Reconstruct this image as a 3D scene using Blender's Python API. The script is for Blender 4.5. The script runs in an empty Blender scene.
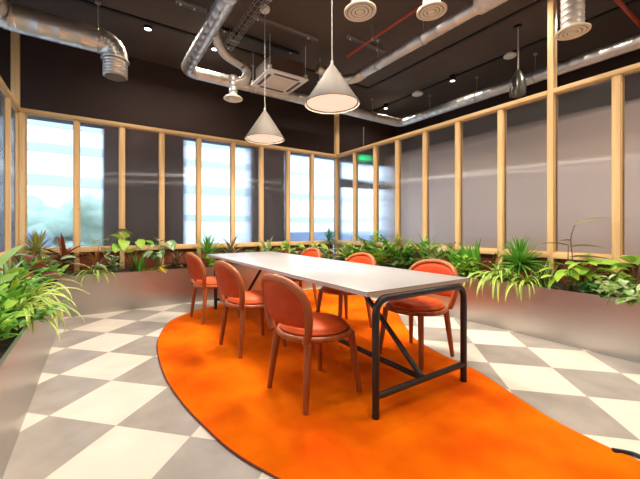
import bpy, math, random
from mathutils import Vector, Matrix, Quaternion
PI = math.pi
sc = bpy.context.scene
COL = sc.collection

# ---------------------------------------------------------------- camera
cam_d = bpy.data.cameras.new('camera'); cam = bpy.data.objects.new('camera', cam_d); COL.objects.link(cam)
FPX = 332.35
cam_d.sensor_fit = 'HORIZONTAL'; cam_d.sensor_width = 36.0
cam_d.lens = 36.0 * FPX / 640.0
cam_d.shift_x = (320 - 310.5) / 640.0
cam_d.shift_y = -(239.5 - 227.7) / 640.0
cam_d.clip_start = 0.05; cam_d.clip_end = 200
cam.location = (0, 0, 1.1)
cam.rotation_euler = (PI / 2, 0, -0.5731)
sc.camera = cam

# ---------------------------------------------------------------- world, light, exposure
sc.view_settings.view_transform = 'Standard'; sc.view_settings.look = 'None'
sc.view_settings.gamma = 1.0; sc.view_settings.use_curve_mapping = False
sc.view_settings.exposure = 0.10
sc.cycles.sample_clamp_indirect = 4.0
W = bpy.data.worlds.new('world'); sc.world = W; W.use_nodes = True
_bg = W.node_tree.nodes['Background']
_tc = W.node_tree.nodes.new('ShaderNodeTexCoord'); _sx = W.node_tree.nodes.new('ShaderNodeSeparateXYZ')
_cr = W.node_tree.nodes.new('ShaderNodeValToRGB')
_cr.color_ramp.elements[0].position = 0.0; _cr.color_ramp.elements[0].color = (0.90, 0.96, 1.0, 1)
_cr.color_ramp.elements[1].position = 0.7; _cr.color_ramp.elements[1].color = (0.50, 0.72, 1.0, 1)
W.node_tree.links.new(_tc.outputs['Generated'], _sx.inputs[0])
W.node_tree.links.new(_sx.outputs['Z'], _cr.inputs[0]); W.node_tree.links.new(_cr.outputs[0], _bg.inputs[0])
_bg.inputs[1].default_value = 4.4

SPOT_W = 13.0        # power of each ceiling downlight
WARM = (1.0, 0.89, 0.76)
H = 3.82             # ceiling height
XL, XR, YB = -0.85, 4.21, 5.52   # planes of the three timber partitions
OXL, OXR, OYB, OYF = -1.7, 6.5, 6.0, -3.2   # outer walls of the building

# ---------------------------------------------------------------- helpers
def link(o, parent=None):
    COL.objects.link(o)
    if parent is not None: o.parent = parent
    return o

def tag(o, label=None, cat=None, group=None, kind=None):
    if label: o['label'] = label
    if cat: o['category'] = cat
    if group: o['group'] = group
    if kind: o['kind'] = kind
    return o

def empty(name, loc, rz=0.0):
    o = bpy.data.objects.new(name, None); o.empty_display_size = 0.1
    o.location = loc; o.rotation_euler = (0, 0, rz)
    return link(o)

def copy_tree(o, parent=None):
    c = o.copy(); link(c, parent)
    for ch in list(o.children): copy_tree(ch, c)
    return c

def V(*a): return Vector(a)

class MB:
    """collects shapes, then becomes one mesh object"""
    def __init__(s): s.v = []; s.f = []; s.a = []; s.has = False
    def add(s, vs, fs, at=None):
        n = len(s.v); s.v += [tuple(p) for p in vs]; s.f += [tuple(i + n for i in f) for f in fs]
        if at is None: s.a += [(0, 0, 0)] * len(vs)
        else: s.a += at; s.has = True
    def box(s, x0, x1, y0, y1, z0, z1, b=0.0):
        if b <= 0:
            vs = [(x, y, z) for z in (z0, z1) for y in (y0, y1) for x in (x0, x1)]
            s.add(vs, [(0, 2, 3, 1), (4, 5, 7, 6), (0, 1, 5, 4), (2, 6, 7, 3), (0, 4, 6, 2), (1, 3, 7, 5)])
            return
        b = min(b, (x1 - x0) * .45, (y1 - y0) * .45, (z1 - z0) * .45)
        import bmesh
        bm = bmesh.new(); bmesh.ops.create_cube(bm, size=1)
        for v in bm.verts:
            v.co = ((x0 + x1) / 2 + v.co.x * (x1 - x0), (y0 + y1) / 2 + v.co.y * (y1 - y0), (z0 + z1) / 2 + v.co.z * (z1 - z0))
        bmesh.ops.bevel(bm, geom=bm.edges[:], offset=b, segments=2, profile=.5, affect='EDGES')
        bm.verts.index_update()
        s.add([v.co[:] for v in bm.verts], [[v.index for v in f.verts] for f in bm.faces]); bm.free()
    def loft(s, rings, closed=False, caps=True):
        m = len(rings[0]); vs = [p for r in rings for p in r]; fs = []
        R = len(rings)
        for i in range(R if closed else R - 1):
            for j in range(m):
                a = i * m + j; b = i * m + (j + 1) % m; i2 = (i + 1) % R
                fs.append((a, b, i2 * m + (j + 1) % m, i2 * m + j))
        if caps and not closed:
            fs.append(tuple(range(m - 1, -1, -1))); fs.append(tuple((R - 1) * m + j for j in range(m)))
        s.add(vs, fs)
    def tube(s, pts, r, m=10, closed=False, caps=True, sx=1.0, sy=1.0, up=None):
        """sweep along pts; r number or list; sx, sy flatten the section"""
        pts = [Vector(p) for p in pts]; n = len(pts)
        rs = r if isinstance(r, (list, tuple)) else [r] * n
        T = []
        for i in range(n):
            if closed: t = pts[(i + 1) % n] - pts[i - 1]
            else: t = pts[min(i + 1, n - 1)] - pts[max(i - 1, 0)]
            T.append(t.normalized())
        u = Vector(up) if up else (Vector((0, 0, 1)) if abs(T[0].z) < .9 else Vector((1, 0, 0)))
        u = (u - T[0] * u.dot(T[0])).normalized(); rings = []
        for i in range(n):
            u = (u - T[i] * u.dot(T[i])).normalized(); w = T[i].cross(u)
            rings.append([pts[i] + (u * math.cos(2 * PI * k / m) * sx + w * math.sin(2 * PI * k / m) * sy) * rs[i] for k in range(m)])
        s.loft(rings, closed, caps)
    def lathe(s, prof, c, m=32, caps=True):
        rings = [[(c[0] + r * math.cos(2 * PI * k / m), c[1] + r * math.sin(2 * PI * k / m), c[2] + z) for k in range(m)] for r, z in prof]
        s.loft(rings, False, caps)
    def build(s, name, mat, parent=None, smooth=True, angle=40):
        me = bpy.data.meshes.new(name); me.from_pydata(s.v, [], s.f); me.validate()
        if s.has:
            at = me.attributes.new('leaf', 'FLOAT_VECTOR', 'POINT')
            at.data.foreach_set('vector', [c for a in s.a for c in a])
        me.materials.append(mat)
        if not s.has:
            import bmesh
            bm = bmesh.new(); bm.from_mesh(me); bmesh.ops.recalc_face_normals(bm, faces=bm.faces); bm.to_mesh(me); bm.free()
        if smooth:
            me.polygons.foreach_set('use_smooth', [True] * len(me.polygons))
            me.set_sharp_from_angle(angle=math.radians(angle))
        me.update()
        return link(bpy.data.objects.new(name, me), parent)

def spline(pts, n=8, closed=False):
    P = [Vector(p) for p in pts]; N = len(P); out = []
    for i in range(N if closed else N - 1):
        if closed: a, b, c, d = P[i - 1], P[i], P[(i + 1) % N], P[(i + 2) % N]
        else: a, b, c, d = P[max(i - 1, 0)], P[i], P[i + 1], P[min(i + 2, N - 1)]
        for k in range(n):
            t = k / n
            out.append(.5 * ((2 * b) + (c - a) * t + (2 * a - 5 * b + 4 * c - d) * t * t + (3 * b - a - 3 * c + d) * t ** 3))
    if not closed: out.append(P[-1])
    return out

def fillet(pts, r, n=6):
    """polyline with rounded corners"""
    P = [Vector(p) for p in pts]; out = [P[0]]
    for i in range(1, len(P) - 1):
        a = (P[i - 1] - P[i]).normalized(); b = (P[i + 1] - P[i]).normalized()
        half = a.angle(b) / 2; d = r / math.tan(half)
        c = P[i] + (a + b).normalized() * (r / math.sin(half)); s0 = P[i] + a * d - c; s1 = P[i] + b * d - c
        for k in range(n + 1):
            out.append(c + s0.normalized().slerp(s1.normalized(), k / n) * r)
    out.append(P[-1]); return out

# ---------------------------------------------------------------- materials
def nt(name):
    m = bpy.data.materials.new(name); m.use_nodes = True
    N = m.node_tree.nodes; b = N['Principled BSDF']
    return m, N, m.node_tree.links, b

def sset(b, **k):
    for n, v in k.items():
        b.inputs[n.replace('_', ' ')].default_value = v

def noise_mix(N, L, c1, c2, scale, target, detail=4, stretch=(1, 1, 1), lo=.35, hi=.65, coord='Object'):
    tc = N.new('ShaderNodeTexCoord'); mp = N.new('ShaderNodeMapping'); mp.inputs['Scale'].default_value = stretch
    nz = N.new('ShaderNodeTexNoise'); nz.inputs['Scale'].default_value = scale; nz.inputs['Detail'].default_value = detail
    cr = N.new('ShaderNodeValToRGB'); e = cr.color_ramp.elements
    e[0].position = lo; e[0].color = (*c1, 1); e[1].position = hi; e[1].color = (*c2, 1)
    L.new(tc.outputs[coord], mp.inputs[0]); L.new(mp.outputs[0], nz.inputs['Vector']); L.new(nz.outputs[0], cr.inputs[0])
    L.new(cr.outputs[0], target)
    return nz, cr

def bump(N, L, src, b, strength=.3, dist=.01):
    bp = N.new('ShaderNodeBump'); bp.inputs['Strength'].default_value = strength; bp.inputs['Distance'].default_value = dist
    L.new(src, bp.inputs['Height']); L.new(bp.outputs[0], b.inputs['Normal']); return bp

def simple(name, c1, c2=None, rough=.5, metal=0.0, scale=6, stretch=(1, 1, 1), bmp=0.0, **k):
    m, N, L, b = nt(name)
    nz, cr = noise_mix(N, L, c1, c2 or tuple(x * .88 for x in c1), scale, b.inputs['Base Color'], stretch=stretch)
    sset(b, Roughness=rough, Metallic=metal, **k)
    if bmp: bump(N, L, nz.outputs[0], b, bmp)
    return m

def wood(name, c1, c2, axis):
    st = {'x': (1.2, 22, 22), 'y': (22, 1.2, 22), 'z': (22, 22, 1.2)}[axis]
    m, N, L, b = nt(name)
    nz, cr = noise_mix(N, L, c1, c2, 1.6, b.inputs['Base Color'], detail=5, stretch=st, lo=.3, hi=.7)
    sset(b, Roughness=.55); bump(N, L, nz.outputs[0], b, .06, .004)
    # sparse dark knots
    tc = N.new('ShaderNodeTexCoord'); mp = N.new('ShaderNodeMapping')
    mp.inputs['Scale'].default_value = {'x': (.5, 1, 1), 'y': (1, .5, 1), 'z': (1, 1, .5)}[axis]
    vo = N.new('ShaderNodeTexVoronoi'); vo.inputs['Scale'].default_value = 5.5
    r = N.new('ShaderNodeValToRGB'); r.color_ramp.elements[0].position = .02; r.color_ramp.elements[0].color = (1, 1, 1, 1)
    r.color_ramp.elements[1].position = .06; r.color_ramp.elements[1].color = (0, 0, 0, 1)
    mx = N.new('ShaderNodeMix'); mx.data_type = 'RGBA'
    L.new(tc.outputs['Object'], mp.inputs[0]); L.new(mp.outputs[0], vo.inputs['Vector']); L.new(vo.outputs['Distance'], r.inputs[0])
    L.new(r.outputs[0], mx.inputs['Factor']); L.new(cr.outputs[0], mx.inputs['A']); mx.inputs['B'].default_value = (.22, .10, .04, 1)
    L.new(mx.outputs['Result'], b.inputs['Base Color'])
    return m

M = {}
P1, P2 = (.62, .37, .145), (.76, .50, .225)
for ax in 'xyz': M['pine_' + ax] = wood('pine_' + ax, P1, P2, ax)
M['ceiling'] = simple('ceiling_paint', (.078, .052, .036), (.062, .041, .028), .8, scale=1.2)
M['dark_wall'] = simple('dark_wall_paint', (.036, .015, .009), (.028, .011, .0065), .75, scale=1.0)
M['beige_wall'] = simple('beige_wall_paint', (.68, .53, .45), (.62, .48, .41), .7, scale=.8)
M['pier'] = simple('pier_lit_brown', (.085, .036, .026), (.07, .03, .02), .7, scale=1.0)  # piers of the dark wall, room light on them put into a lighter brown
M['kick'] = simple('kick_panel_board', (.24, .050, .018), (.17, .035, .013), .55, scale=3)
M['groove'] = simple('groove_black', (.008, .006, .005), None, .6)
M['black_metal'] = simple('black_metal', (.010, .008, .007), (.014, .011, .009), .42, scale=20)
M['steel_rail'] = simple('steel_rail', (.42, .38, .34), (.35, .31, .28), .45, .6, scale=12)
M['red_pipe'] = simple('red_pipe_paint', (.42, .045, .018), (.34, .035, .014), .4, scale=8)
M['white_plastic'] = simple('white_plastic', (.80, .74, .66), (.77, .71, .63), .45, scale=5)
M['cream_vent'] = simple('cream_vent', (.74, .63, .47), (.70, .59, .44), .5, scale=5)
M['dark_gap'] = simple('dark_gap', (.14, .105, .07), None, .7)
M['brown_board'] = simple('brown_board', (.10, .055, .04), (.085, .045, .033), .6, scale=3)
M['lamp_shade'] = simple('lamp_shade_paint', (.165, .138, .112), (.155, .13, .105), .6, scale=8)
M['cord'] = simple('grey_cord', (.45, .40, .36), None, .6)
M['smoked'] = simple('smoked_metal', (.11, .10, .085), (.08, .07, .06), .28, .7, scale=9)
M['soil'] = simple('soil', (.030, .017, .010), (.012, .007, .005), .95, scale=40, bmp=.8)
M['chair_wood'] = simple('stained_chair_wood', (.38, .098, .024), (.26, .060, .014), .42, scale=3, stretch=(8, 8, 1), Specular_IOR_Level=.3)
M['leather'] = simple('orange_leather', (.42, .044, .004), (.35, .033, .003), .55, scale=18, bmp=.05, Specular_IOR_Level=.18)
M['seat_leather'] = simple('orange_seat_leather', (.54, .082, .012), (.46, .062, .008), .5, scale=14, bmp=.05, Specular_IOR_Level=.2)
M['insulation'] = simple('foil_insulation', (.72, .66, .56), (.55, .49, .40), .5, .25, scale=14, bmp=.4)
M['pavement'] = simple('pavement', (.56, .57, .57), (.48, .49, .50), .9, scale=2)
M['facade'] = simple('facade_render', (.80, .82, .82), (.66, .70, .73), .8, scale=.6)
M['facade_glass'] = simple('facade_dark', (.42, .48, .54), (.34, .41, .48), .2, scale=.6)
M['bluegrey'] = simple('blue_grey_paint', (.12, .19, .34), (.16, .22, .33), .4, scale=.8)
M['hedge'] = simple('hedge_green', (.33, .45, .33), (.46, .56, .44), .9, scale=6, bmp=.8)

def metal_mat(name, c, rough, sx, dents=.12, met=1.0):
    m, N, L, b = nt(name); sset(b, Metallic=met, Roughness=rough)
    nz, cr = noise_mix(N, L, tuple(x * .80 for x in c), c, 3.0, b.inputs['Base Color'], stretch=sx, lo=.3, hi=.7)
    bump(N, L, nz.outputs[0], b, dents, .01); return m
M['galv'] = metal_mat('galvanised_steel', (.80, .74, .66), .36, (1, 1, 1), .06, .88)
M['flex'] = metal_mat('flex_aluminium', (.80, .72, .60), .33, (6, 6, 6), .5)
def steel():
    m, N, L, b = nt('brushed_steel'); sset(b, Metallic=1.0, Roughness=.34, Anisotropic=.5)
    tc = N.new('ShaderNodeTexCoord'); mp = N.new('ShaderNodeMapping'); mp.inputs['Scale'].default_value = (1.2, 1.2, 160)
    nz = N.new('ShaderNodeTexNoise'); nz.inputs['Scale'].default_value = 3; nz.inputs['Detail'].default_value = 3
    L.new(tc.outputs['Object'], mp.inputs[0]); L.new(mp.outputs[0], nz.inputs['Vector'])
    mr = N.new('ShaderNodeMapRange'); mr.inputs['To Min'].default_value = .27; mr.inputs['To Max'].default_value = .43
    L.new(nz.outputs[0], mr.inputs['Value']); L.new(mr.outputs[0], b.inputs['Roughness'])
    b.inputs['Base Color'].default_value = (.55, .535, .515, 1)
    n2 = N.new('ShaderNodeTexNoise'); n2.inputs['Scale'].default_value = 1.3; n2.inputs['Detail'].default_value = 1
    L.new(tc.outputs['Object'], n2.inputs['Vector'])
    bump(N, L, n2.outputs[0], b, .25, .03)
    return m
M['steel'] = steel()

def tiles():
    m, N, L, b = nt('checker_vinyl'); T = .4586; x0, y0 = .0936, 2.139; r = math.sqrt(.5)
    g = N.new('ShaderNodeNewGeometry'); sp = N.new('ShaderNodeSeparateXYZ'); L.new(g.outputs['Position'], sp.inputs[0])
    def mth(op, a, c=None):
        n = N.new('ShaderNodeMath'); n.operation = op
        for i, q in enumerate((a, c)):
            if q is None: continue
            if isinstance(q, (int, float)): n.inputs[i].default_value = q
            else: L.new(q, n.inputs[i])
        return n.outputs[0]
    dx = mth('SUBTRACT', sp.outputs[0], x0); dy = mth('SUBTRACT', sp.outputs[1], y0)
    u = mth('MULTIPLY', mth('ADD', dx, dy), r / T); v = mth('MULTIPLY', mth('SUBTRACT', dx, dy), r / T)
    fu = mth('FLOOR', u); fv = mth('FLOOR', v)
    par = mth('MODULO', mth('ABSOLUTE', mth('ADD', fu, fv)), 2.0)
    def two(c1, c2, s):
        nz = N.new('ShaderNodeTexNoise'); nz.inputs['Scale'].default_value = s; nz.inputs['Detail'].default_value = 5
        L.new(g.outputs['Position'], nz.inputs['Vector'])
        cr = N.new('ShaderNodeValToRGB'); e = cr.color_ramp.elements; e[0].position = .35; e[1].position = .65
        e[0].color = (*c1, 1); e[1].color = (*c2, 1); L.new(nz.outputs[0], cr.inputs[0]); return cr.outputs[0]
    grey = two((.275, .238, .205), (.34, .296, .255), 5); beige = two((.62, .545, .455), (.68, .60, .505), 4)
    mx = N.new('ShaderNodeMix'); mx.data_type = 'RGBA'
    L.new(par, mx.inputs['Factor']); L.new(grey, mx.inputs['A']); L.new(beige, mx.inputs['B'])
    # thin joints
    def edge(q):
        f = mth('FRACT', q); d = mth('MINIMUM', f, mth('SUBTRACT', 1.0, f)); return mth('LESS_THAN', d, .004)
    jt = mth('MAXIMUM', edge(u), edge(v))
    m2 = N.new('ShaderNodeMix'); m2.data_type = 'RGBA'
    L.new(mth('MULTIPLY', jt, .35), m2.inputs['Factor']); L.new(mx.outputs['Result'], m2.inputs['A']); m2.inputs['B'].default_value = (.3, .25, .2, 1)
    L.new(m2.outputs['Result'], b.inputs['Base Color']); sset(b, Roughness=.42)
    return m
M['tiles'] = tiles()

def rug_mat():
    m, N, L, b = nt('orange_carpet')
    nz, cr = noise_mix(N, L, (.66, .078, .001), (.92, .175, .001), 2.6, b.inputs['Base Color'], detail=6, lo=.3, hi=.7)
    n2 = N.new('ShaderNodeTexNoise'); n2.inputs['Scale'].default_value = 260
    tc = N.new('ShaderNodeTexCoord'); L.new(tc.outputs['Object'], n2.inputs['Vector'])
    bump(N, L, n2.outputs[0], b, .5, .006)
    sset(b, Roughness=1.0, Specular_IOR_Level=.05); return m
M['rug'] = rug_mat()
M['rug_edge'] = simple('rug_binding', (.20, .035, .008), None, .9)
M['table_top'] = simple('table_laminate', (.275, .262, .258), (.258, .246, .243), .34, scale=3)
M['table_edge'] = simple('table_edge_ply', (.52, .43, .35), None, .5)

def pane_mat(name):
    """twin-wall polycarbonate: fine vertical flutes smear what lies behind sideways"""
    m, N, L, b = nt(name); N.remove(b); out = N['Material Output']
    g = N.new('ShaderNodeNewGeometry'); sp = N.new('ShaderNodeSeparateXYZ'); L.new(g.outputs['Position'], sp.inputs[0])
    ad = N.new('ShaderNodeMath'); ad.operation = 'ADD'; L.new(sp.outputs[0], ad.inputs[0]); L.new(sp.outputs[1], ad.inputs[1])
    ml = N.new('ShaderNodeMath'); ml.operation = 'MULTIPLY'; ml.inputs[1].default_value = 2 * PI / .011; L.new(ad.outputs[0], ml.inputs[0])
    sn = N.new('ShaderNodeMath'); sn.operation = 'SINE'; L.new(ml.outputs[0], sn.inputs[0])
    bp = N.new('ShaderNodeBump'); bp.inputs['Strength'].default_value = 1.0; bp.inputs['Distance'].default_value = .00032
    L.new(sn.outputs[0], bp.inputs['Height'])
    rf = N.new('ShaderNodeBsdfRefraction'); rf.inputs['IOR'].default_value = 1.25; rf.inputs['Roughness'].default_value = .06
    rf.inputs['Color'].default_value = (.93, .94, .95, 1); L.new(bp.outputs[0], rf.inputs['Normal'])
    gl = N.new('ShaderNodeBsdfAnisotropic'); gl.inputs['Roughness'].default_value = .22; gl.inputs['Anisotropy'].default_value = -.88
    tg = N.new('ShaderNodeTangent'); tg.direction_type = 'RADIAL'; tg.axis = 'Z'; L.new(tg.outputs[0], gl.inputs['Tangent'])
    tl = N.new('ShaderNodeBsdfTranslucent'); tl.inputs['Color'].default_value = (.85, .85, .86, 1)
    df = N.new('ShaderNodeBsdfDiffuse'); df.inputs['Color'].default_value = (.8, .78, .76, 1)
    fr = N.new('ShaderNodeFresnel'); fr.inputs['IOR'].default_value = 1.5
    def mix(f, a, c):
        x = N.new('ShaderNodeMixShader')
        if isinstance(f, float): x.inputs[0].default_value = f
        else: L.new(f, x.inputs[0])
        L.new(a.outputs[0], x.inputs[1]); L.new(c.outputs[0], x.inputs[2]); return x
    x = mix(.03, rf, tl); x = mix(.012, x, df); mn = N.new('ShaderNodeMath'); mn.operation = 'MINIMUM'; mn.inputs[1].default_value = .16; L.new(fr.outputs[0], mn.inputs[0])
    x = mix(mn.outputs[0], x, gl)
    L.new(x.outputs[0], out.inputs['Surface']); return m
M['pane'] = pane_mat('polycarbonate')

def emit(name, c, s):
    m, N, L, b = nt(name); sset(b, Base_Color=(*c, 1), Emission_Color=(*c, 1), Emission_Strength=s, Roughness=.6); return m
M['lamp_glow'] = emit('lamp_diffuser_glow', (1.0, .86, .70), .35)
M['spot_glow'] = emit('downlight_glow', (1.0, .88, .72), 14.0)
M['exit_green'] = emit('exit_sign_green', (.02, .75, .25), 1.6)

def leaf_mat(name, dark, light, stripe=None, pattern='rib', width=.35, gloss=.38):
    m, N, L, b = nt(name); out = N['Material Output']
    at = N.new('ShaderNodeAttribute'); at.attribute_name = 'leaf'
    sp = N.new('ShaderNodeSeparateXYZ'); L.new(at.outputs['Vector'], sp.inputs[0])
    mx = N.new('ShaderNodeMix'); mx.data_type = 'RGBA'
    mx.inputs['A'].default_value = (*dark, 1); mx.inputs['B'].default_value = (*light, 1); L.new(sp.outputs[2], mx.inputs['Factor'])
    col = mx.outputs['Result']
    if stripe:
        ab = N.new('ShaderNodeMath'); ab.operation = 'ABSOLUTE'; L.new(sp.outputs[0], ab.inputs[0])
        src = ab.outputs[0]
        if pattern == 'blotch':
            g = N.new('ShaderNodeTexCoord'); nz = N.new('ShaderNodeTexNoise'); nz.inputs['Scale'].default_value = 26
            L.new(g.outputs['Object'], nz.inputs['Vector']); src = nz.outputs[0]
        r = N.new('ShaderNodeMapRange'); r.inputs['From Min'].default_value = width - .12; r.inputs['From Max'].default_value = width + .12
        if pattern == 'rib': r.inputs['To Min'].default_value = 1; r.inputs['To Max'].default_value = 0
        L.new(src, r.inputs['Value'])
        m2 = N.new('ShaderNodeMix'); m2.data_type = 'RGBA'; L.new(r.outputs[0], m2.inputs['Factor'])
        L.new(col, m2.inputs['A']); m2.inputs['B'].default_value = (*stripe, 1); col = m2.outputs['Result']
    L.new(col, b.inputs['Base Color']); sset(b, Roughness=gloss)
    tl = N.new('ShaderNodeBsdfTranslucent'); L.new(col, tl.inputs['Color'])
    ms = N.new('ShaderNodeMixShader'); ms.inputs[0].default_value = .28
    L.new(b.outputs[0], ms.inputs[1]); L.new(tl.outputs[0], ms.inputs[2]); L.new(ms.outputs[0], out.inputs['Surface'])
    return m
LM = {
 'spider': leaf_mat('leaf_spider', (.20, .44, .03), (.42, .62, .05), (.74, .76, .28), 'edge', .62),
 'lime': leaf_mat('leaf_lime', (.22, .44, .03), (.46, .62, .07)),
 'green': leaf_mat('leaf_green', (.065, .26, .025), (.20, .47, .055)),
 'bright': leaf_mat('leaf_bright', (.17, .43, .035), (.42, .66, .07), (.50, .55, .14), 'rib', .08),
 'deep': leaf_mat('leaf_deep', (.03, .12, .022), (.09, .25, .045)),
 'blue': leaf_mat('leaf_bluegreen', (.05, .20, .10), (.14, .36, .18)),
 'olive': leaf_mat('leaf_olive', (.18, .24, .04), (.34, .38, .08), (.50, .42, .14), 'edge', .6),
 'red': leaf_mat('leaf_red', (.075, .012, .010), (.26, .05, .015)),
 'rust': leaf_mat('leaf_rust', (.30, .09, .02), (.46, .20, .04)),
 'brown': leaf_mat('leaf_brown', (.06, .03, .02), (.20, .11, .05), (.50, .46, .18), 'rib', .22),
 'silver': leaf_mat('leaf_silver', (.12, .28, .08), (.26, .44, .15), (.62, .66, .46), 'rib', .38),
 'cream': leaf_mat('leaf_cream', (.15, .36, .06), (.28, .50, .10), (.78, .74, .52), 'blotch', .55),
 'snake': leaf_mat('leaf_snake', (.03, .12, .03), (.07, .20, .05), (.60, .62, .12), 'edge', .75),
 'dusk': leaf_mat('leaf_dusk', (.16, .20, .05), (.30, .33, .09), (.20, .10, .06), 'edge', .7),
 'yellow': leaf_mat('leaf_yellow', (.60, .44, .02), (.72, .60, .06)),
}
M['stem'] = simple('plant_stem', (.12, .17, .03), (.18, .13, .05), .6, scale=8)
M['woody'] = simple('plant_woody_stem', (.20, .13, .07), (.12, .08, .05), .8, scale=12)

# ================================================================ SETTING
def struct(name, mb, mat, label, cat, parent=None, **k):
    o = mb.build(name, mat, parent, **k); tag(o, label, cat, None, 'structure'); return o
def sbox(name, dims, mat, label, cat, b=0.0):
    m = MB(); m.box(*dims, b); return struct(name, m, M[mat], label, cat)

sbox('floor', (OXL, OXR, OYF, OYB, -.12, 0), 'tiles', 'diagonal checkerboard floor of beige and grey tiles', 'floor')
sbox('ceiling', (OXL - .2, OXR + .2, OYF - .2, OYB + .2, H, H + .15), 'ceiling', 'dark brown painted ceiling above the ducts', 'ceiling')
# outer walls. back wall with three window openings
m = MB(); YB2 = OYB + .2
m.box(OXL - .2, OXR + .2, OYB, YB2, 2.66, H)
m.box(OXL - .2, OXR + .2, OYB, YB2, -.12, .5)
m.box(4.70, 4.75, OYB + .02, OYB + .12, .5, 2.66)
m.box(4.75, 6.3, OYB + .02, OYB + .12, 2.05, 2.24)
struct('wall_back', m, M['dark_wall'], 'dark brown wall with window openings behind the back partition', 'wall')
for k, (a, c) in enumerate(((OXL - .2, -1.55), (.09, 1.30), (2.53, 3.30), (6.3, OXR + .2))):
    sbox('wall_back_%d' % (k + 1), (a, c, OYB, YB2, .5, 2.66), 'pier', 'dark brown pier between outside windows, seen blurred behind the back partition', 'wall')
m = MB(); m.box(OXR, OXR + .2, OYF, OYB, 2.92, H)
struct('wall_right_upper', m, M['dark_wall'], 'dark upper band of the far wall beyond the right partition', 'wall')
m = MB(); m.box(OXR, OXR + .2, OYF, OYB, -.12, 2.92)
struct('wall_right', m, M['beige_wall'], 'beige wall seen blurred through the right partition', 'wall')
m = MB()
m.box(OXL - .2, OXL, OYF, OYB, 2.75, H); m.box(OXL - .2, OXL, OYF, OYB, -.12, .5)
for a, c in ((OYF, 0), (2.2, 2.5), (5.7, OYB)): m.box(OXL - .2, OXL, a, c, .5, 2.75)
struct('wall_left', m, M['dark_wall'], 'dark outer wall with windows beyond the left partition', 'wall')
sbox('wall_front_bounce', (OXL - .2, OXR + .2, OYF - .2, OYF, -.12, H), 'beige_wall', 'plain beige wall added behind the viewpoint to bounce light', 'wall')  # added to close the shell so that light bounces back

# ceiling shadow gaps, their shade put in as black strips
n = [0]
def trim(dims, mat, label, cat='trim', b=0.0):
    n[0] += 1; return sbox('trim_%d' % n[0], dims, mat, label, cat, b)
trim((OXL, 4.47, 4.80, 4.85, H - .022, H + .004), 'groove', 'thin black strip standing for a shadow gap running across the ceiling before the back wall', 'ceiling groove')
trim((4.44, 4.49, OYF, 4.80, H - .022, H + .004), 'groove', 'thin black strip standing for a ceiling shadow gap nearer the room centre, along the right side', 'ceiling groove')
trim((5.39, 5.44, OYF, OYB, H - .022, H + .004), 'groove', 'thin black strip standing for a ceiling shadow gap farther out, beyond the right partition', 'ceiling groove')

# timber partitions
BX = [-.85, -.22, .316, .845, 1.40, 1.97, 2.50, 3.05, 3.59, 4.21]
RY = [5.52, 4.92, 4.36, 3.84, 3.29, 2.745, 2.165, 1.626, 1.08, .53, -.02, -.57]
LY = [5.52, 4.96, 4.40, 3.84, 3.28, 2.72, 2.16, 1.60, 1.04, .48, -.08, -.64]
ZS, ZT, ZR = .83, 2.556, 2.606
ORD = ['first', 'second', 'third', 'fourth', 'fifth', 'sixth', 'seventh', 'eighth', 'ninth', 'tenth', 'eleventh']
PW, PD = .029, .045
for x, lab in ((XL, 'left'), (XR, 'right')):
    s = 1 if x == XL else -1
    trim((x - .04, x + .04, YB - .04, YB + .04, 0, H), 'pine_z', 'tall square pine corner post at the %s end of the back partition, up to the ceiling' % lab, 'post', .004)
trim((XL + .042, XL + .098, YB - PD, YB + PD, 0, ZT), 'pine_z', 'pine stud doubled up against the left corner post of the back partition', 'post', .003)
for i, x in enumerate(BX[1:-1]):
    trim((x - PW, x + PW, YB - PD, YB + PD, 0, ZT), 'pine_z', '%s pine post of the back partition counted from its left corner' % ORD[i], 'post', .003)
for i, y in enumerate(RY[1:]):
    if abs(y - 1.626) < .01:
        trim((XR - PD - .005, XR + PD, y - PW, y + PW, 0, H), 'pine_z', 'tall pine post of the right partition that runs up to the ceiling', 'post', .003)
    else:
        trim((XR - PD, XR + PD, y - PW, y + PW, 0, ZT), 'pine_z', '%s pine post of the right partition counted from the back corner' % ORD[i], 'post', .003)
for i, y in enumerate(LY[1:]):
    trim((XL - PD, XL + PD, y - PW, y + PW, 0, ZT), 'pine_z', '%s pine post of the left partition counted from the back corner' % ORD[i], 'post', .003)
RE, LE = RY[-1] - .033, LY[-1] - .033
trim((XL + .04, XR - .04, YB - .055, YB + .055, ZT, ZR), 'pine_x', 'pine top rail along the back partition', 'rail', .003)
trim((XR - .055, XR + .055, 1.626 + PW, YB - .04, ZT, ZR), 'pine_y', 'pine top rail of the right partition between corner and tall post', 'rail', .003)
trim((XR - .055, XR + .055, RE, 1.626 - PW, ZT, ZR), 'pine_y', 'pine top rail of the right partition nearer than the tall post', 'rail', .003)
trim((XL - .055, XL + .055, LE, YB - .04, ZT, ZR), 'pine_y', 'pine top rail along the left partition', 'rail', .003)

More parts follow.
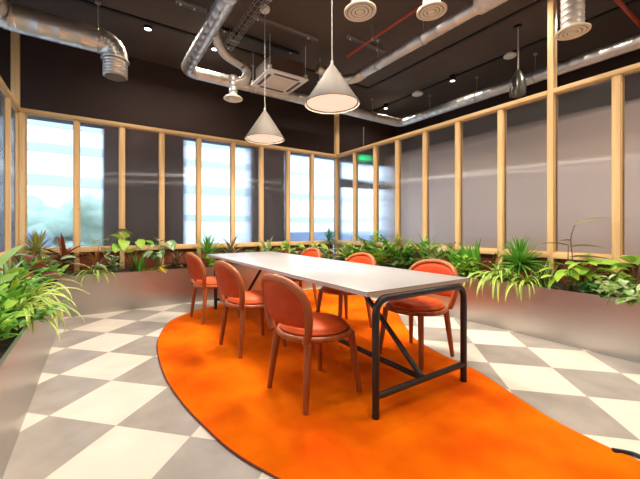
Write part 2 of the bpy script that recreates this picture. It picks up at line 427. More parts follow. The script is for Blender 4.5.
wn = [0]
def bay(axis, p, a, c, label):
    """one bay: polycarbonate pane (root), its pine battens and its sill piece"""
    wn[0] += 1
    m = MB(); t = .006; e = .012
    def bx(mb, u0, u1, w0, w1, z0, z1, b=0.0):
        if axis == 'x': mb.box(u0, u1, p + w0, p + w1, z0, z1, b)
        else: mb.box(p + w0, p + w1, u0, u1, z0, z1, b)
    bx(m, a + e, c - e, -t, t, ZS + .012, ZT - .012)
    o = struct('window_%d' % wn[0], m, M['pane'], label, 'window', smooth=False)
    f = MB(); w = .010
    for s in (-1, 1):
        w0, w1 = (-.034, -t) if s < 0 else (t, .034)
        bx(f, a, a + w, w0, w1, ZS, ZT, .002); bx(f, c - w, c, w0, w1, ZS, ZT, .002)
        bx(f, a + w, c - w, w0, w1, ZS, ZS + w, .002); bx(f, a + w, c - w, w0, w1, ZT - w, ZT, .002)
    f.build('window_frame', M['pine_z'], o)
    f = MB(); bx(f, a, c, -.055, .055, ZS - .062, ZS, .003); f.build('window_sill', M['pine_' + axis], o)
    return o
for i in range(9):
    a, c = BX[i] + (.099 if i == 0 else PW), BX[i + 1] - (.04 if i == 8 else PW)
    bay('x', YB, a, c, '%s translucent window bay of the back partition from its left corner' % ORD[i])
for i in range(11):
    c, a = RY[i] - (.04 if i == 0 else PW), RY[i + 1] + PW
    bay('y', XR, a, c, '%s translucent window bay of the right partition from the back corner' % ORD[i])
for i in range(11):
    c, a = LY[i] - (.04 if i == 0 else PW), LY[i + 1] + PW
    bay('y', XL, a, c, '%s translucent window bay of the left partition from the back corner' % ORD[i])
sbox('baseboard_back', (XL + .06, XR - .06, YB + .052, YB + .07, 0, ZS - .03), 'kick', 'dark red board under the sill behind the back planter', 'panel')
sbox('baseboard_right', (XR + .052, XR + .07, RE, YB - .06, 0, ZS - .03), 'kick', 'dark red board under the sill behind the right planter', 'panel')
sbox('baseboard_left', (XL - .07, XL - .052, LE, YB - .06, 0, ZS - .03), 'kick', 'dark red board under the sill behind the left planter', 'panel')

# outside world seen blurred through the windows
sbox('ground_outside', (-30, 40, OYB + .2, 40, -.35, -.15), 'pavement', 'pale pavement outside the back windows', 'ground')
sbox('ground_outside_left', (-30, OXL - .2, -20, OYB + .2, -.35, -.15), 'pavement', 'pale pavement outside the left windows', 'ground')
m = MB(); m.box(-14, 26, 20, 26, -.15, 7.5)
fo = struct('building_outside', m, M['facade'], 'pale building across the street outside', 'building')
m = MB()
for z, hh in ((1.5, .35), (3.1, .5), (4.7, .4), (5.9, .6)): m.box(-14, 26, 19.94, 20.0, z, z + hh)
m.build('window_band', M['facade_glass'], fo)
m = MB(); m.box(-5.0, -1.0, 9.6, 11.2, -.15, 1.0, .15); m.box(-4.4, -1.8, 9.7, 11.1, 1.0, 1.5, .2)
struct('street_wall', m, M['bluegrey'], 'blue-grey low block standing in the street outside', 'wall')
m = MB(); m.box(4.2, 13.0, 9.6, 10.4, -.15, .95, .05)
struct('street_parapet', m, M['bluegrey'], 'low blue-grey parapet outside the corner windows', 'wall')
random.seed(5)
m = MB()
for k in range(60):
    x = random.uniform(-3.5, 1.2); y = random.uniform(13.2, 14.4); z = random.uniform(.2, 2.0); r = random.uniform(.3, .5)
    m.lathe([(r * math.sin(PI * q / 6) + .001, -r * math.cos(PI * q / 6)) for q in range(7)], (x, y, z), 8)
o = m.build('hedge', M['hedge']); tag(o, 'green hedge outside beyond the left-hand back windows', 'hedge', None, 'stuff')

# ================================================================ RUG
rp = [(.43, 2.66), (.45, 2.24), (.50, 1.88), (.57, 1.55), (.70, 1.22), (.90, .72), (1.15, .25), (1.50, .02), (1.85, .02), (2.10, .30),
      (2.14, .62), (2.18, .83), (2.27, 1.06), (2.43, 1.42), (2.49, 1.75), (2.62, 2.17), (2.98, 2.66), (3.32, 3.10), (3.52, 3.75), (3.55, 4.4), (3.36, 4.86),
      (2.95, 4.96), (2.2, 4.88), (1.65, 4.74), (1.24, 4.56), (.97, 4.40), (.72, 4.13), (.53, 3.60), (.46, 3.2)]
rp = spline([(x, y, 0) for x, y in rp], 6, True)
m = MB(); NR = len(rp); cen = V(1.8, 2.6, 0)
m.loft([[V(p.x, p.y, .0005) for p in rp], [V(p.x, p.y, .010) for p in rp], [p + (cen - p).normalized() * .006 + V(0, 0, .013) for p in rp]])
rug = m.build('rug', M['rug'], None, angle=60)
tag(rug, 'large orange free-form rug under the table and chairs', 'rug')
m = MB(); m.tube([V(p.x, p.y, .006) + (p - cen).normalized() * .003 for p in rp], .0055, 6, True); m.build('binding', M['rug_edge'], rug)
RZ = .0135
m = MB(); m.tube(spline([(2.11, .56, .020), (2.165, .515, .012), (2.175, .475, .012), (2.17, .3, .012), (2.4, -.2, .012), (2.6, -.8, .012)], 8), .010, 8)
tag(m.build('cable', M['black_metal']), 'black cable lying on the tiles at the near right edge of the rug', 'cable')

# ================================================================ TABLE
TX0, TX1, TY0, TY1, TZ = 1.27, 2.25, 1.385, 4.575, .74
tb = empty('meeting_table', ((TX0 + TX1) / 2, (TY0 + TY1) / 2, RZ)); tcx, tcy = tb.location.x, tb.location.y
tag(tb, 'long meeting table with pale grey top and black tube frame on the orange rug', 'table')
def loc(o, p=None):
    """meshes are written in world coordinates; move them under their parent"""
    o.matrix_parent_inverse = o.parent.matrix_basis.inverted(); return o
def tub(pts, r=.022, m_=12): q = MB(); q.tube(pts, r, m_); return q
def empt_fix(root):
    mb = Matrix.Translation(root.location).inverted()
    def rec(o):
        for ch in o.children:
            if ch.type == 'MESH': ch.data.transform(mb)
            rec(ch)
    rec(root)
q = MB(); q.box(TX0, TX1, TY0, TY1, TZ - .006, TZ, .002); q.build('tabletop', M['table_top'], tb)
q = MB(); q.box(TX0 + .001, TX1 - .001, TY0 + .001, TY1 - .001, TZ - .027, TZ - .006); q.build('tabletop_edge', M['table_edge'], tb)
LX0, LX1, FN, FF, RL = 1.342, 2.19, 1.392, 4.42, .135
for y in (FN, FF):
    tub(fillet([(LX0, y, RZ), (LX0, y, TZ - .05), (LX1, y, TZ - .05), (LX1, y, RZ)], .085, 8)).build('leg_frame', M['black_metal'], tb)
    tub([(LX0, y, RL), (LX1, y, RL)], .019).build('foot_rail', M['black_metal'], tb)
tub([(tcx, FN, RL), (tcx, FF, RL)], .019).build('stretcher', M['black_metal'], tb)
tub([(tcx, FN + .02, RL + .01), (tcx, 2.10, TZ - .03)], .019).build('brace', M['black_metal'], tb)
tub([(tcx, FF - .02, RL + .01), (tcx, FF - .70, TZ - .03)], .019).build('brace', M['black_metal'], tb)
for y in (1.6, 2.07, FF - .73):
    q = MB(); q.box(LX0 + .1, LX1 - .1, y, y + .06, TZ - .05, TZ - .027); q.build('crossbar', M['black_metal'], tb)
empt_fix(tb)

# ================================================================ CHAIRS (faces +X in its own frame, origin at footprint centre)
def make_chair():
    r = empty('dining_chair', (0, 0, 0))
    R = .235
    q = MB()   # bent rim of the seat
    q.tube([(R * math.cos(a), R * math.sin(a), .408) for a in [2 * PI * k / 48 for k in range(48)]], .019, 10, True)
    q.lathe([(.005, -.012), (R, -.012), (R, .008), (.005, .008)], (0, 0, .408), 40)
    q.build('seat_frame', M['chair_wood'], r)
    q = MB(); pr = [(.0, .418)]
    for k in range(1, 8): pr.append((.212 + .016 * math.sin(PI * k / 8), .418 + .034 * k / 8))
    for k in range(8): t = k / 7; pr.append((.214 * math.cos(t * PI / 2) + .0005, .452 + .038 * math.sin(t * PI / 2)))
    pr[0] = (.2, .418); q.lathe(pr, (0, 0, 0), 40); q.build('seat', M['seat_leather'], r, angle=70)
    for sx in (-1, 1):
        for sy in (-1, 1):
            q = MB(); a = V(sx * .178, sy * .172, .40); c = V(sx * .222, sy * .207, 0)
            q.tube([a.lerp(c, t) for t in (0, .3, .7, 1)], [.025, .0235, .020, .017], 10)
            q.build('leg', M['chair_wood'], r)
    # back: a horseshoe hoop rising from the rear legs, leaning back and wrapping round the seat a little
    def bp(s, z, off=0.0):
        x = -.244 - .19 * (z - .42) + .90 * s * s
        return V(x - off, s, z)
    half = [(.190, .405), (.217, .47), (.234, .54), (.239, .60), (.231, .66), (.205, .712), (.153, .752), (.082, .773), (0, .780)]
    prof = [(v.x, v.y) for v in spline([(a_, b_, 0) for a_, b_ in half], 6)]
    path = [bp(-s_, z_) for s_, z_ in prof] + [bp(s_, z_) for s_, z_ in prof[-2::-1]]
    q = MB(); q.tube(path, .025, 10, False, sx=1.0, sy=.9, up=(1, 0, 0)); q.build('back_hoop', M['chair_wood'], r, angle=70)
    def zr(s_):   # top and bottom of the upholstered panel at half-width s_
        zs = [z_ for a_, z_ in prof if a_ - .010 >= s_]
        return (min(zs), max(zs)) if zs else (.60, .602)
    q = MB(); NS, NZ = 30, 14; fr = []; bk = []
    for i in range(NS + 1):
        s = math.sin(PI / 2 * (-1 + 2 * i / NS)); sw = s * .2285
        z0, z1 = zr(abs(sw)); z1 -= .008 if z1 < .765 else .012; z0 = max(z0, .502 - .012 * (1 - s * s)); z1 = max(z1, z0 + .002)
        for k in range(NZ + 1):
            t = k / NZ; z = z0 + (z1 - z0) * t
            puff = .009 + .018 * (max(0, 1 - (abs(s)) ** 4) * max(0, 1 - (2 * t - 1) ** 4)) ** .5
            fr.append(bp(sw, z, -puff)); bk.append(bp(sw, z, puff * .7))
    mm = NZ + 1; fs = []
    for i in range(NS):
        for k in range(NZ):
            a = i * mm + k; fs.append((a, a + mm, a + mm + 1, a + 1))
    off = len(fr); fs += [tuple(off + j for j in f[::-1]) for f in list(fs)]
    ed = [i * mm for i in range(NS + 1)] + [NS * mm + k for k in range(1, NZ + 1)] + [i * mm + NZ for i in range(NS - 1, -1, -1)] + [k for k in range(NZ - 1, 0, -1)]
    for a, c in zip(ed, ed[1:] + ed[:1]): fs.append((a, c, c + off, a + off))
    q.add(fr + bk, fs); q.build('backrest', M['leather'], r, angle=60)
    return r
chair = make_chair()
seats = [(1.23, 1.865, .08, 'orange round-backed chair nearest the viewpoint, on the left side of the table'),
         (1.215, 2.87, .08, 'orange round-backed chair in the middle of the left side of the table'),
         (1.215, 4.02, .08, 'orange round-backed chair at the far end of the left side of the table'),
         (2.295, 1.90, PI + .08, 'orange round-backed chair behind the near right table leg, its front facing us'),
         (2.29, 2.88, PI + .03, 'orange round-backed chair in the middle of the far side of the table'),
         (2.29, 3.93, PI, 'orange round-backed chair at the far end of the side beyond the table')]
for i, (x, y, a, lab) in enumerate(seats):
    o = chair if i == 0 else copy_tree(chair)
    o.location = (x, y, RZ); o.rotation_euler = (0, 0, a)
    tag(o, lab, 'chair', 'round-backed chairs at the table')

# ================================================================ PLANTERS
PH = .505; PYB, PXR, PXL = 5.05, 3.70, -.345
def planter(x0, x1, y0, y1, label):
    t = .012; r = MB()
    r.box(x0, x1, y0, y0 + t, 0, PH); r.box(x0, x1, y1 - t, y1, 0, PH)
    r.box(x0, x0 + t, y0 + t, y1 - t, 0, PH); r.box(x1 - t, x1, y0 + t, y1 - t, 0, PH)
    r.box(x0 + t, x1 - t, y0 + t, y1 - t, 0, .02)
    o = r.build('planter', M['steel'], None, smooth=False); tag(o, label, 'planter')
    s = MB(); NX, NY = max(2, int((x1 - x0) / .06)), max(2, int((y1 - y0) / .06)); random.seed(int(x0 * 10) + 3)
    vs = [(x0 + t + (x1 - x0 - 2 * t) * i / NX, y0 + t + (y1 - y0 - 2 * t) * j / NY, .455 + random.uniform(-.012, .016)) for i in range(NX + 1) for j in range(NY + 1)]
    s.add(vs, [(i * (NY + 1) + j, (i + 1) * (NY + 1) + j, (i + 1) * (NY + 1) + j + 1, i * (NY + 1) + j + 1) for i in range(NX) for j in range(NY)])
    s.build('soil', M['soil'], o)
    l = MB(); l.box(x0 - .004, x1 + .004, y0 - .004, y0 + .016, PH, PH + .004); l.box(x0 - .004, x1 + .004, y1 - .016, y1 + .004, PH, PH + .004)
    l.box(x0 - .004, x0 + .016, y0 + .016, y1 - .016, PH, PH + .004); l.box(x1 - .016, x1 + .004, y0 + .016, y1 - .016, PH, PH + .004)
    l.build('rim', M['steel'], o, smooth=False)
    return o
planter(XL + .06, XR - .06, PYB, YB - .06, 'long brushed steel planter along the back partition, behind the far chairs')
planter(PXR, XR - .06, RY[-1], PYB - .006, 'long brushed steel planter along the right partition')
planter(XL + .06, PXL, LY[-1], PYB - .006, 'brushed steel planter along the left partition, under the trailing plants')

# ================================================================ PLANTS
ZSOIL = .47
def keep(p):
    """leaves rest against partitions and rims rather than passing through them"""
    x, y, z = p
    x = max(x, XL + .065); x = min(x, XR - .062); y = min(y, YB - .062)
    inb = y > PYB - .010; inr = x > PXR - .010; inl = x < PXL + .010
    if inb or inr or inl:
        if z < PH + .012:
            deep = max((y - PYB) if inb else -1, (x - PXR) if inr else -1, (PXL - x) if inl else -1)
            if deep < .02: z = PH + .012
            else: z = max(z, ZSOIL - .01)
    return (x, y, max(z, .02))
PROF = {
 'strap': lambda t: min(1, .55 + 3 * t) * (1 - t ** 3) ** .8,
 'lance': lambda t: (math.sin(PI * min(1, .04 + .96 * t) ** .62)) ** .8,
 'ovate': lambda t: (max(0, math.sin(PI * t ** .72))) ** .75,
 'sword': lambda t: min(1, .7 + t) * (1 - t ** 2.5) ** .7,
}
def leaf(mb, base, az, el, L, Wd, droop, shape='lance', seg=7, fold=.18, roll=0.0, rng=random):
    d = V(math.cos(az), math.sin(az), 0); p = Vector(base); side0 = V(-math.sin(az), math.cos(az), 0)
    pts = []; at = []; rv = rng.random()
    for k in range(seg + 1):
        t = k / seg; e = el - droop * t
        tang = d * math.cos(e) + V(0, 0, 1) * math.sin(e); nrm = -d * math.sin(e) + V(0, 0, 1) * math.cos(e)
        side = side0 * math.cos(roll) + nrm * math.sin(roll); nn = nrm * math.cos(roll) - side0 * math.sin(roll)
        w = max(.0008, Wd * .5 * PROF[shape](t))
        for s in (-1, 0, 1):
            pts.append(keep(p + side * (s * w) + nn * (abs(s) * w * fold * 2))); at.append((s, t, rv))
        p = p + tang * (L / seg)
    fs = []
    for k in range(seg):
        for s in (0, 1):
            a = k * 3 + s; fs.append((a, a + 1, a + 4, a + 3))
    mb.add(pts, fs, at)
def stalk(mb, base, az, el, L, droop, r=.004, seg=5):
    d = V(math.cos(az), math.sin(az), 0); p = Vector(base); P = [p.copy()]
    for k in range(seg):
        e = el - droop * (k / seg); p = p + (d * math.cos(e) + V(0, 0, 1) * math.sin(e)) * (L / seg); P.append(Vector(keep(p)))
    for a, c in zip(P, P[1:]):
        if (c - a).length < 1e-4: c += V(0, 0, 1e-3)
    mb.tube(P, [r * (1 - .4 * k / seg) for k in range(seg + 1)], 5); return P[-1], e
def plant(kind, x, y, h, mat, label, cat='plant', seed=0, nl=None, spread=1.0, name=None, face=None, wd=1.0):
    """h: height of the tips above the soil; face: azimuth the plant leans to"""
    g = random.Random(seed * 7919 + 13); fo = MB(); st = MB(); base = V(x, y, ZSOIL); U = g.uniform
    lean = .22 if kind == 'spider' else .5
    def azim(k, N):
        a = 2 * PI * (k + U(-.3, .3)) / N * 1.0 + seed
        if face is not None and g.random() < lean: a = face + U(-1.1, 1.1)
        return a
    if kind == 'spider':
        N = nl or 60
        for k in range(N):
            el = math.radians(U(30, 88)); L = h * U(.9, 1.9)
            leaf(fo, base + V(U(-.03, .03), U(-.03, .03), 0), azim(k, N), el, L, .025 * wd * U(.8, 1.3), math.radians(U(110, 180)) , 'strap', 10, .2, U(-.3, .3), g)
        st.tube([base - V(0, 0, .02), base + V(0, 0, .05)], [.03, .02], 8)
    elif kind == 'tuft':
        N = nl or 46; top = base + V(0, 0, h * .38); st.tube([base - V(0, 0, .02), top], [.014, .011], 7)
        for k in range(N):
            el = math.radians(U(-5, 88)); leaf(fo, top + V(0, 0, U(-.06, .03)), azim(k, N), el, h * .66 * U(.8, 1.1), .020 * wd * U(.8, 1.2), math.radians(U(5, 35)), 'sword', 5, .2, U(-.2, .2), g)
    elif kind == 'fan':
        N = nl or 70; top = base + V(0, 0, h); st.tube([base - V(0, 0, .02), top], [.014, .011], 7)
        for k in range(N):
            el = math.radians(U(-25, 90)); leaf(fo, top + V(0, 0, U(-.04, .02)), azim(k, N), el, .25 * wd * U(.8, 1.1), .019 * wd * U(.8, 1.2), math.radians(U(0, 30)), 'sword', 5, .2, U(-.2, .2), g)
    elif kind == 'rosette':
        N = nl or 26; st.tube([base - V(0, 0, .02), base + V(0, 0, h * .35)], [.013, .009], 7)
        for k in range(N):
            q = k / N; el = math.radians(20 + 62 * q + U(-10, 10))
            leaf(fo, base + V(0, 0, h * (.05 + .35 * q)), k * 2.4 + U(-.3, .3), el, h * U(.55, .85) * spread, .058 * wd * U(.8, 1.2), math.radians(U(30, 80)), 'lance', 7, .16, U(-.3, .3), g)
    elif kind == 'palm':
        N = nl or 11
        for k in range(N):
            a = azim(k, N); el = math.radians(U(48, 86)); L = h * U(.75, 1.15); dr = math.radians(U(30, 75)); seg = 9; p = base.copy(); P = [p.copy()]; E = []
            d = V(math.cos(a), math.sin(a), 0)
            for i in range(seg):
                e = el - dr * i / seg; p = p + (d * math.cos(e) + V(0, 0, 1) * math.sin(e)) * (L / seg); P.append(Vector(keep(p))); E.append(e)
            for b_, c_ in zip(P, P[1:]):
                if (c_ - b_).length < 1e-4: c_ += V(0, 0, 1e-3)
            st.tube(P, [.005 * (1 - .6 * i / seg) for i in range(seg + 1)], 5)
            for i in range(3, seg + 1):
                for s in (-1, 1):
                    leaf(fo, P[i], a + s * U(.7, 1.0), E[min(i, seg - 1)] * .6 + .25, h * .36 * U(.7, 1.1) * (1.15 - i / seg * .55), .026 * wd, math.radians(U(25, 60)), 'lance', 5, .15, 0, g)
    elif kind == 'broad':
        N = nl or 11
        for k in range(N):
            a = azim(k, N); tip, e = stalk(st, base + V(U(-.03, .03), U(-.03, .03), 0), a, math.radians(U(55, 88)), h * U(.5, .95), math.radians(U(0, 30)))
            L = U(.15, .22) * spread; leaf(fo, tip, a + U(-.5, .5), math.radians(U(-15, 45)), L, L * .55 * wd, math.radians(U(30, 80)), 'ovate', 7, .10, U(-.5, .5), g)
    elif kind == 'bush':
        N = nl or 14
        for k in range(N):
            a = azim(k, N); el = math.radians(U(35, 88)); L = h * U(.6, 1.0); seg = 5
            tip, e = stalk(st, base, a, el, L, math.radians(U(0, 40)), .0035, seg)
            d = tip - base
            for i in range(9):
                q = .25 + .75 * i / 8
                leaf(fo, base + d * q, a + i * 2.4, math.radians(U(-10, 60)), .085 * spread * U(.7, 1.2), .042 * wd * spread, math.radians(U(20, 60)), 'ovate', 4, .1, U(-.4, .4), g)
    elif kind == 'sword':
        N = nl or 12; st.tube([base - V(0, 0, .02), base + V(0, 0, .03)], [.04, .03], 8)
        for k in range(N):
            leaf(fo, base + V(U(-.05, .05), U(-.05, .05), 0), azim(k, N), math.radians(U(68, 89)), h * U(.7, 1.05), .058 * wd * U(.8, 1.2), math.radians(U(-2, 18)), 'sword', 6, .25, U(-1, 1), g)
    elif kind == 'trail':
        N = nl or 16; fz = face if face is not None else -PI / 2
        for k in range(N):
            a = fz + U(-1.0, 1.0); p = base + V(U(-.08, .08), U(-.08, .08), 0)
            tip, e = stalk(st, p, a, math.radians(U(40, 80)), h * U(.5, 1.0), math.radians(U(60, 120)), .003, 6)
            for i in range(5):
                q = p.lerp(tip, .3 + .7 * i / 4) + V(0, 0, .03)
                leaf(fo, q, a + U(-1.6, 1.6), math.radians(U(-20, 40)), .085 * spread * U(.8, 1.3), .055 * spread * wd, math.radians(U(20, 80)), 'ovate', 5, .1, U(-.5, .5), g)
    root = empty(name or 'potted_plant', base)
    tag(root, label, cat, 'planter greenery')
    f = fo.build('foliage', LM[mat], root); st.build('stem', M['stem'], root)
    empt_fix(root); return root

DN, DW, DE = -PI / 2, PI, 0.0   # fronts of the back, right and left planters
BY, RX, LX = 5.27, 3.93, -.57
PL = [
 # back planter, left to right
 ('fan', -.60, 5.20, .33, 'olive', 'spiky olive fan-leaved plant in the left back corner', 120, DN, 1.15),
 ('rosette', -.34, 5.24, .50, 'red', 'dark red plant with pointed leaves under the first back post', 16, DN, 1.0),
 ('broad', -.48, 5.14, .34, 'silver', 'pale green leafy plant below the olive fan-leaved one', 12, DN, 1.0),
 ('spider', -.02, 5.16, .22, 'spider', 'small spider plant trailing over the left end of the back planter', 34, DN, .9),
 ('tuft', .0, 5.30, .34, 'rust', 'rust-red spiky plant behind the small spider plant', 26, None, .8),
 ('broad', .12, 5.34, .58, 'dusk', 'thin tall plant with bronze-edged oval leaves in front of the second bay', 6, None, 1.0),
 ('bush', .20, 5.24, .26, 'silver', 'low dark plant with pale oval leaves at the second back post', 8, DN, 1.2),
 ('broad', .44, 5.27, .52, 'bright', 'tall plant with big bright green leaves in front of the third bay', 9, DN, 1.15),
 ('sword', .52, 5.16, .26, 'green', 'upright green sword leaves below the big bright leaves', 12, None, .8),
 ('broad', .76, 5.24, .42, 'silver', 'plant with large pale silvery leaves at the third back post', 12, DN, 1.3),
 ('trail', .72, 5.10, .14, 'yellow', 'small yellow-leaved sprig hanging over the back planter edge', 7, DN, .7),
 ('rosette', 1.02, 5.28, .30, 'brown', 'low dark plant with cream-striped leaves behind the farthest left chair', 18, DN, .9),
 ('rosette', 1.18, 5.20, .22, 'red', 'low dark red plant beside the cream-striped one', 16, DN, 1.0),
 ('tuft', 1.47, 5.22, .52, 'green', 'dense green spiky plant behind the far left table corner', 60, DN, 1.0),
 ('bush', 1.55, 5.13, .22, 'bright', 'low bushy plant below the dense spiky one', 12, DN, 1.0),
 ('rosette', 1.84, 5.25, .46, 'brown', 'bronze plant with yellow-ribbed pointed leaves behind the far table end', 26, DN, .75),
 ('bush', 2.20, 5.25, .28, 'deep', 'dark low bush behind the middle of the far table end', 12, DN, 1.0),
 ('rosette', 2.52, 5.26, .46, 'cream', 'cream-speckled plant with long leaves in front of the dark seventh bay', 24, DN, .7),
 ('broad', 2.94, 5.25, .40, 'bright', 'bushy plant with round bright leaves before the eighth bay', 16, DN, .9),
 ('bush', 3.24, 5.20, .28, 'silver', 'low pale-leaved bush behind the farthest right chair', 14, DN, 1.1),
 ('broad', 3.46, 5.27, .34, 'lime', 'lime plant with few upright leaves beside the farthest right chair', 9, DN, .9),
 ('fan', 3.80, 5.22, .34, 'blue', 'blue-green spiky plant standing in the right back corner', 80, DN, 1.0),
 ('bush', 3.60, 5.14, .30, 'cream', 'cream-variegated bush in front of the blue-green spiky plant', 16, DN, 1.2),
 # right planter, from the back corner to the camera
 ('rosette', 3.88, 4.80, .34, 'cream', 'cream-splashed plant next to the right back corner', 24, DW, 1.0),
 ('bush', 3.84, 4.50, .36, 'bright', 'bright green bush before the second bay of the right partition', 16, DW, 1.2),
 ('palm', 3.92, 4.18, .50, 'green', 'wide green palm above the middle chair of the far side', 13, DW, 1.2),
 ('rosette', 3.84, 3.88, .32, 'lime', 'yellow-green rosette between two green palms', 22, DW, .9),
 ('fan', 4.00, 3.66, .32, 'olive', 'tall spiky olive plant rising behind the second palm', 60, None, .9),
 ('palm', 3.86, 3.52, .46, 'green', 'full green palm in front of the tall olive spiky plant', 14, DW, 1.3),
 ('bush', 3.86, 3.30, .32, 'deep', 'dark green bush right of the full palm', 14, DW, 1.1),
 ('rosette', 3.98, 3.12, .46, 'green', 'green rosette with arching leaves before the fourth right bay', 24, DW, 1.0),
 ('rosette', 3.92, 2.90, .40, 'cream', 'cream-flecked plant behind the back of the near right chair', 26, DW, .8),
 ('broad', 4.02, 2.74, .44, 'dusk', 'thin plant with bronze leaves above the near right chair back', 8, DW, .9),
 ('rosette', 3.86, 2.56, .36, 'green', 'dark glossy plant just right of the near right chair back', 22, DW, 1.3),
 ('sword', 3.98, 2.38, .44, 'green', 'upright broad sword leaves before the sixth right bay', 12, DW, 1.1),
 ('bush', 3.82, 2.36, .26, 'bright', 'low light green bush at the table corner', 14, DW, 1.0),
 ('rosette', 3.98, 2.16, .36, 'red', 'red-brown leaved plant behind the large spider plant', 16, DW, .8),
 ('spider', 3.86, 2.02, .30, 'spider', 'large yellow-green spider plant hanging over the right planter edge', 70, DW, 1.1),
 ('fan', 3.94, 1.84, .24, 'green', 'dense round bush of narrow dark green leaves before the seventh right bay', 150, None, 1.3),
 ('spider', 3.86, 1.74, .26, 'spider', 'smaller spider plant below the dense narrow-leaved bush', 40, DW, .9),
 ('sword', 3.88, 1.58, .30, 'snake', 'snake plant with yellow-edged blades at the foot of the tall post', 12, DW, 1.1),
 ('broad', 3.88, 1.34, .32, 'lime', 'lime green plant with big upright leaves beside the snake plant', 14, DW, .7),
 ('broad', 3.96, 1.20, .40, 'bright', 'plant with broad mid green leaves before the eighth right bay', 10, DW, .95),
 ('rosette', 3.98, 1.26, .34, 'red', 'dark red leaves behind the lime green plant', 14, None, 1.2),
 ('bush', 3.82, 1.14, .20, 'deep', 'low dark green bush near the planter edge below the broad leaves', 14, DW, 1.0),
 ('rosette', 3.94, 1.06, .36, 'rust', 'rust-tinted plant at the post before the last right bay', 12, DW, .8),
 ('bush', 3.84, .98, .22, 'green', 'low green bush left of the pale variegated trailing plant', 14, DW, 1.0),
 ('trail', 3.84, .84, .40, 'cream', 'pale variegated trailing plant at the right edge of the picture', 24, DW, 1.2),
 ('broad', 3.98, .88, .42, 'bright', 'tall green leaves behind the pale trailing plant at the right edge', 10, DW, .9),
 # left planter, from the back corner to the camera
 ('rosette', -.55, 4.86, .40, 'rust', 'rust orange plant with pointed leaves in the left planter near the corner', 16, DE, 1.0),
 ('bush', -.52, 4.62, .28, 'bright', 'bright bush at the far end of the left planter', 16, DE, 1.2),
 ('rosette', -.62, 4.45, .36, 'deep', 'dark green rosette in the left planter before its second bay', 22, DE, 1.2),
 ('rosette', -.50, 4.22, .36, 'green', 'arching green leaves overhanging the left planter near the far end', 22, DE, 1.1),
 ('broad', -.64, 4.05, .36, 'red', 'dark red leaved plant against the left partition', 9, DE, 1.0),
 ('spider', -.46, 3.45, .30, 'spider', 'far one of the two big spider plants in the left planter', 40, DE, 1.15),
 ('rosette', -.60, 3.62, .40, 'silver', 'pale silvery plant behind the big spider plants on the left', 18, DE, 1.3),
 ('broad', -.66, 3.46, .56, 'lime', 'tall plant with a big bright paddle leaf in the left planter', 3, -1.2, 1.2),
 ('spider', -.43, 2.88, .27, 'spider', 'near one of the two big spider plants, trailing over the left planter', 44, DE, 1.15),
 ('palm', -.60, 3.12, .40, 'green', 'feathery green palm in the left planter', 11, DE, 1.0),
 ('sword', -.52, 3.02, .34, 'lime', 'lime sword leaves at the left edge of the picture', 10, DE, 1.0),
 ('rosette', -.48, 2.84, .30, 'green', 'mid green plant at the left edge above the trailing sprig', 22, DE, 1.0),
 ('trail', -.42, 2.70, .26, 'green', 'green sprig with oval leaves hanging down the left planter', 6, DE, 1.0),
 ('rosette', -.46, 2.36, .26, 'green', 'low green plant nearest the viewpoint in the left planter', 22, DE, 1.0),
 ('sword', -.60, 2.20, .30, 'bright', 'upright bright leaves at the very edge of the left planter', 12, DE, 1.0),
 ('bush', -.56, 2.50, .30, 'bright', 'bright bush at the near end of the left planter', 16, DE, 1.1),
]
for i, (k, x, y, h, mat, lab, nl, fc, wd) in enumerate(PL):
    if x > 3.7 and y > 2.2: h *= 1.15; nl = int(nl * 1.4)   # the fuller, taller stretch
    if y > 5.0 and k != 'fan': h *= 1.14
    nm = {'spider': 'spider_plant', 'tuft': 'spiky_plant', 'fan': 'spiky_plant', 'palm': 'palm_plant', 'broad': 'broadleaf_plant', 'bush': 'leafy_bush_plant',
          'sword': 'sword_leaf_plant', 'trail': 'trailing_plant', 'rosette': 'rosette_plant'}[k]
    plant(k, x, y, h, mat, lab, 'plant', i + 1, nl, 1.0, nm, fc, wd)
# tall philodendron with single long leaves on thin stems, in front of the eighth right bay
rt = empty('tall_stem_plant', (3.96, 1.36, ZSOIL)); tag(rt, 'tall thin plant with long drooping single leaves above the lime green plant', 'plant', 'planter greenery')
fo, st = MB(), MB(); b0 = V(3.96, 1.36, ZSOIL)
st.tube(spline([b0, b0 + V(.01, 0, .3), b0 + V(0, .01, .52), b0 + V(.01, -.02, .66)], 5), .005, 6)
st.tube(spline([b0 + V(0, .02, 0), b0 + V(0, .035, .25), b0 + V(0, .03, .45)], 5), .005, 6)
g = random.Random(3)
leaf(fo, b0 + V(.01, -.02, .66), -1.25, .45, .28, .045, .5, 'lance', 7, .2, .5, g)
leaf(fo, b0 + V(0, .03, .45), 1.9, .25, .24, .04, .5, 'lance', 7, .2, .3, g)
leaf(fo, b0 + V(0, .01, .50), 2.3, .1, .10, .04, .3, 'lance', 6, .2, .3, g)
leaf(fo, b0 + V(0, .01, .44), -1.4, .2, .26, .04, .5, 'lance', 7, .2, -.3, g)
leaf(fo, b0 + V(0, .01, .34), -1.5, .1, .34, .06, .3, 'lance', 7, .2, -.2, g)
fo.build('foliage', LM['dusk'], rt); st.build('stem', M['woody'], rt); empt_fix(rt)

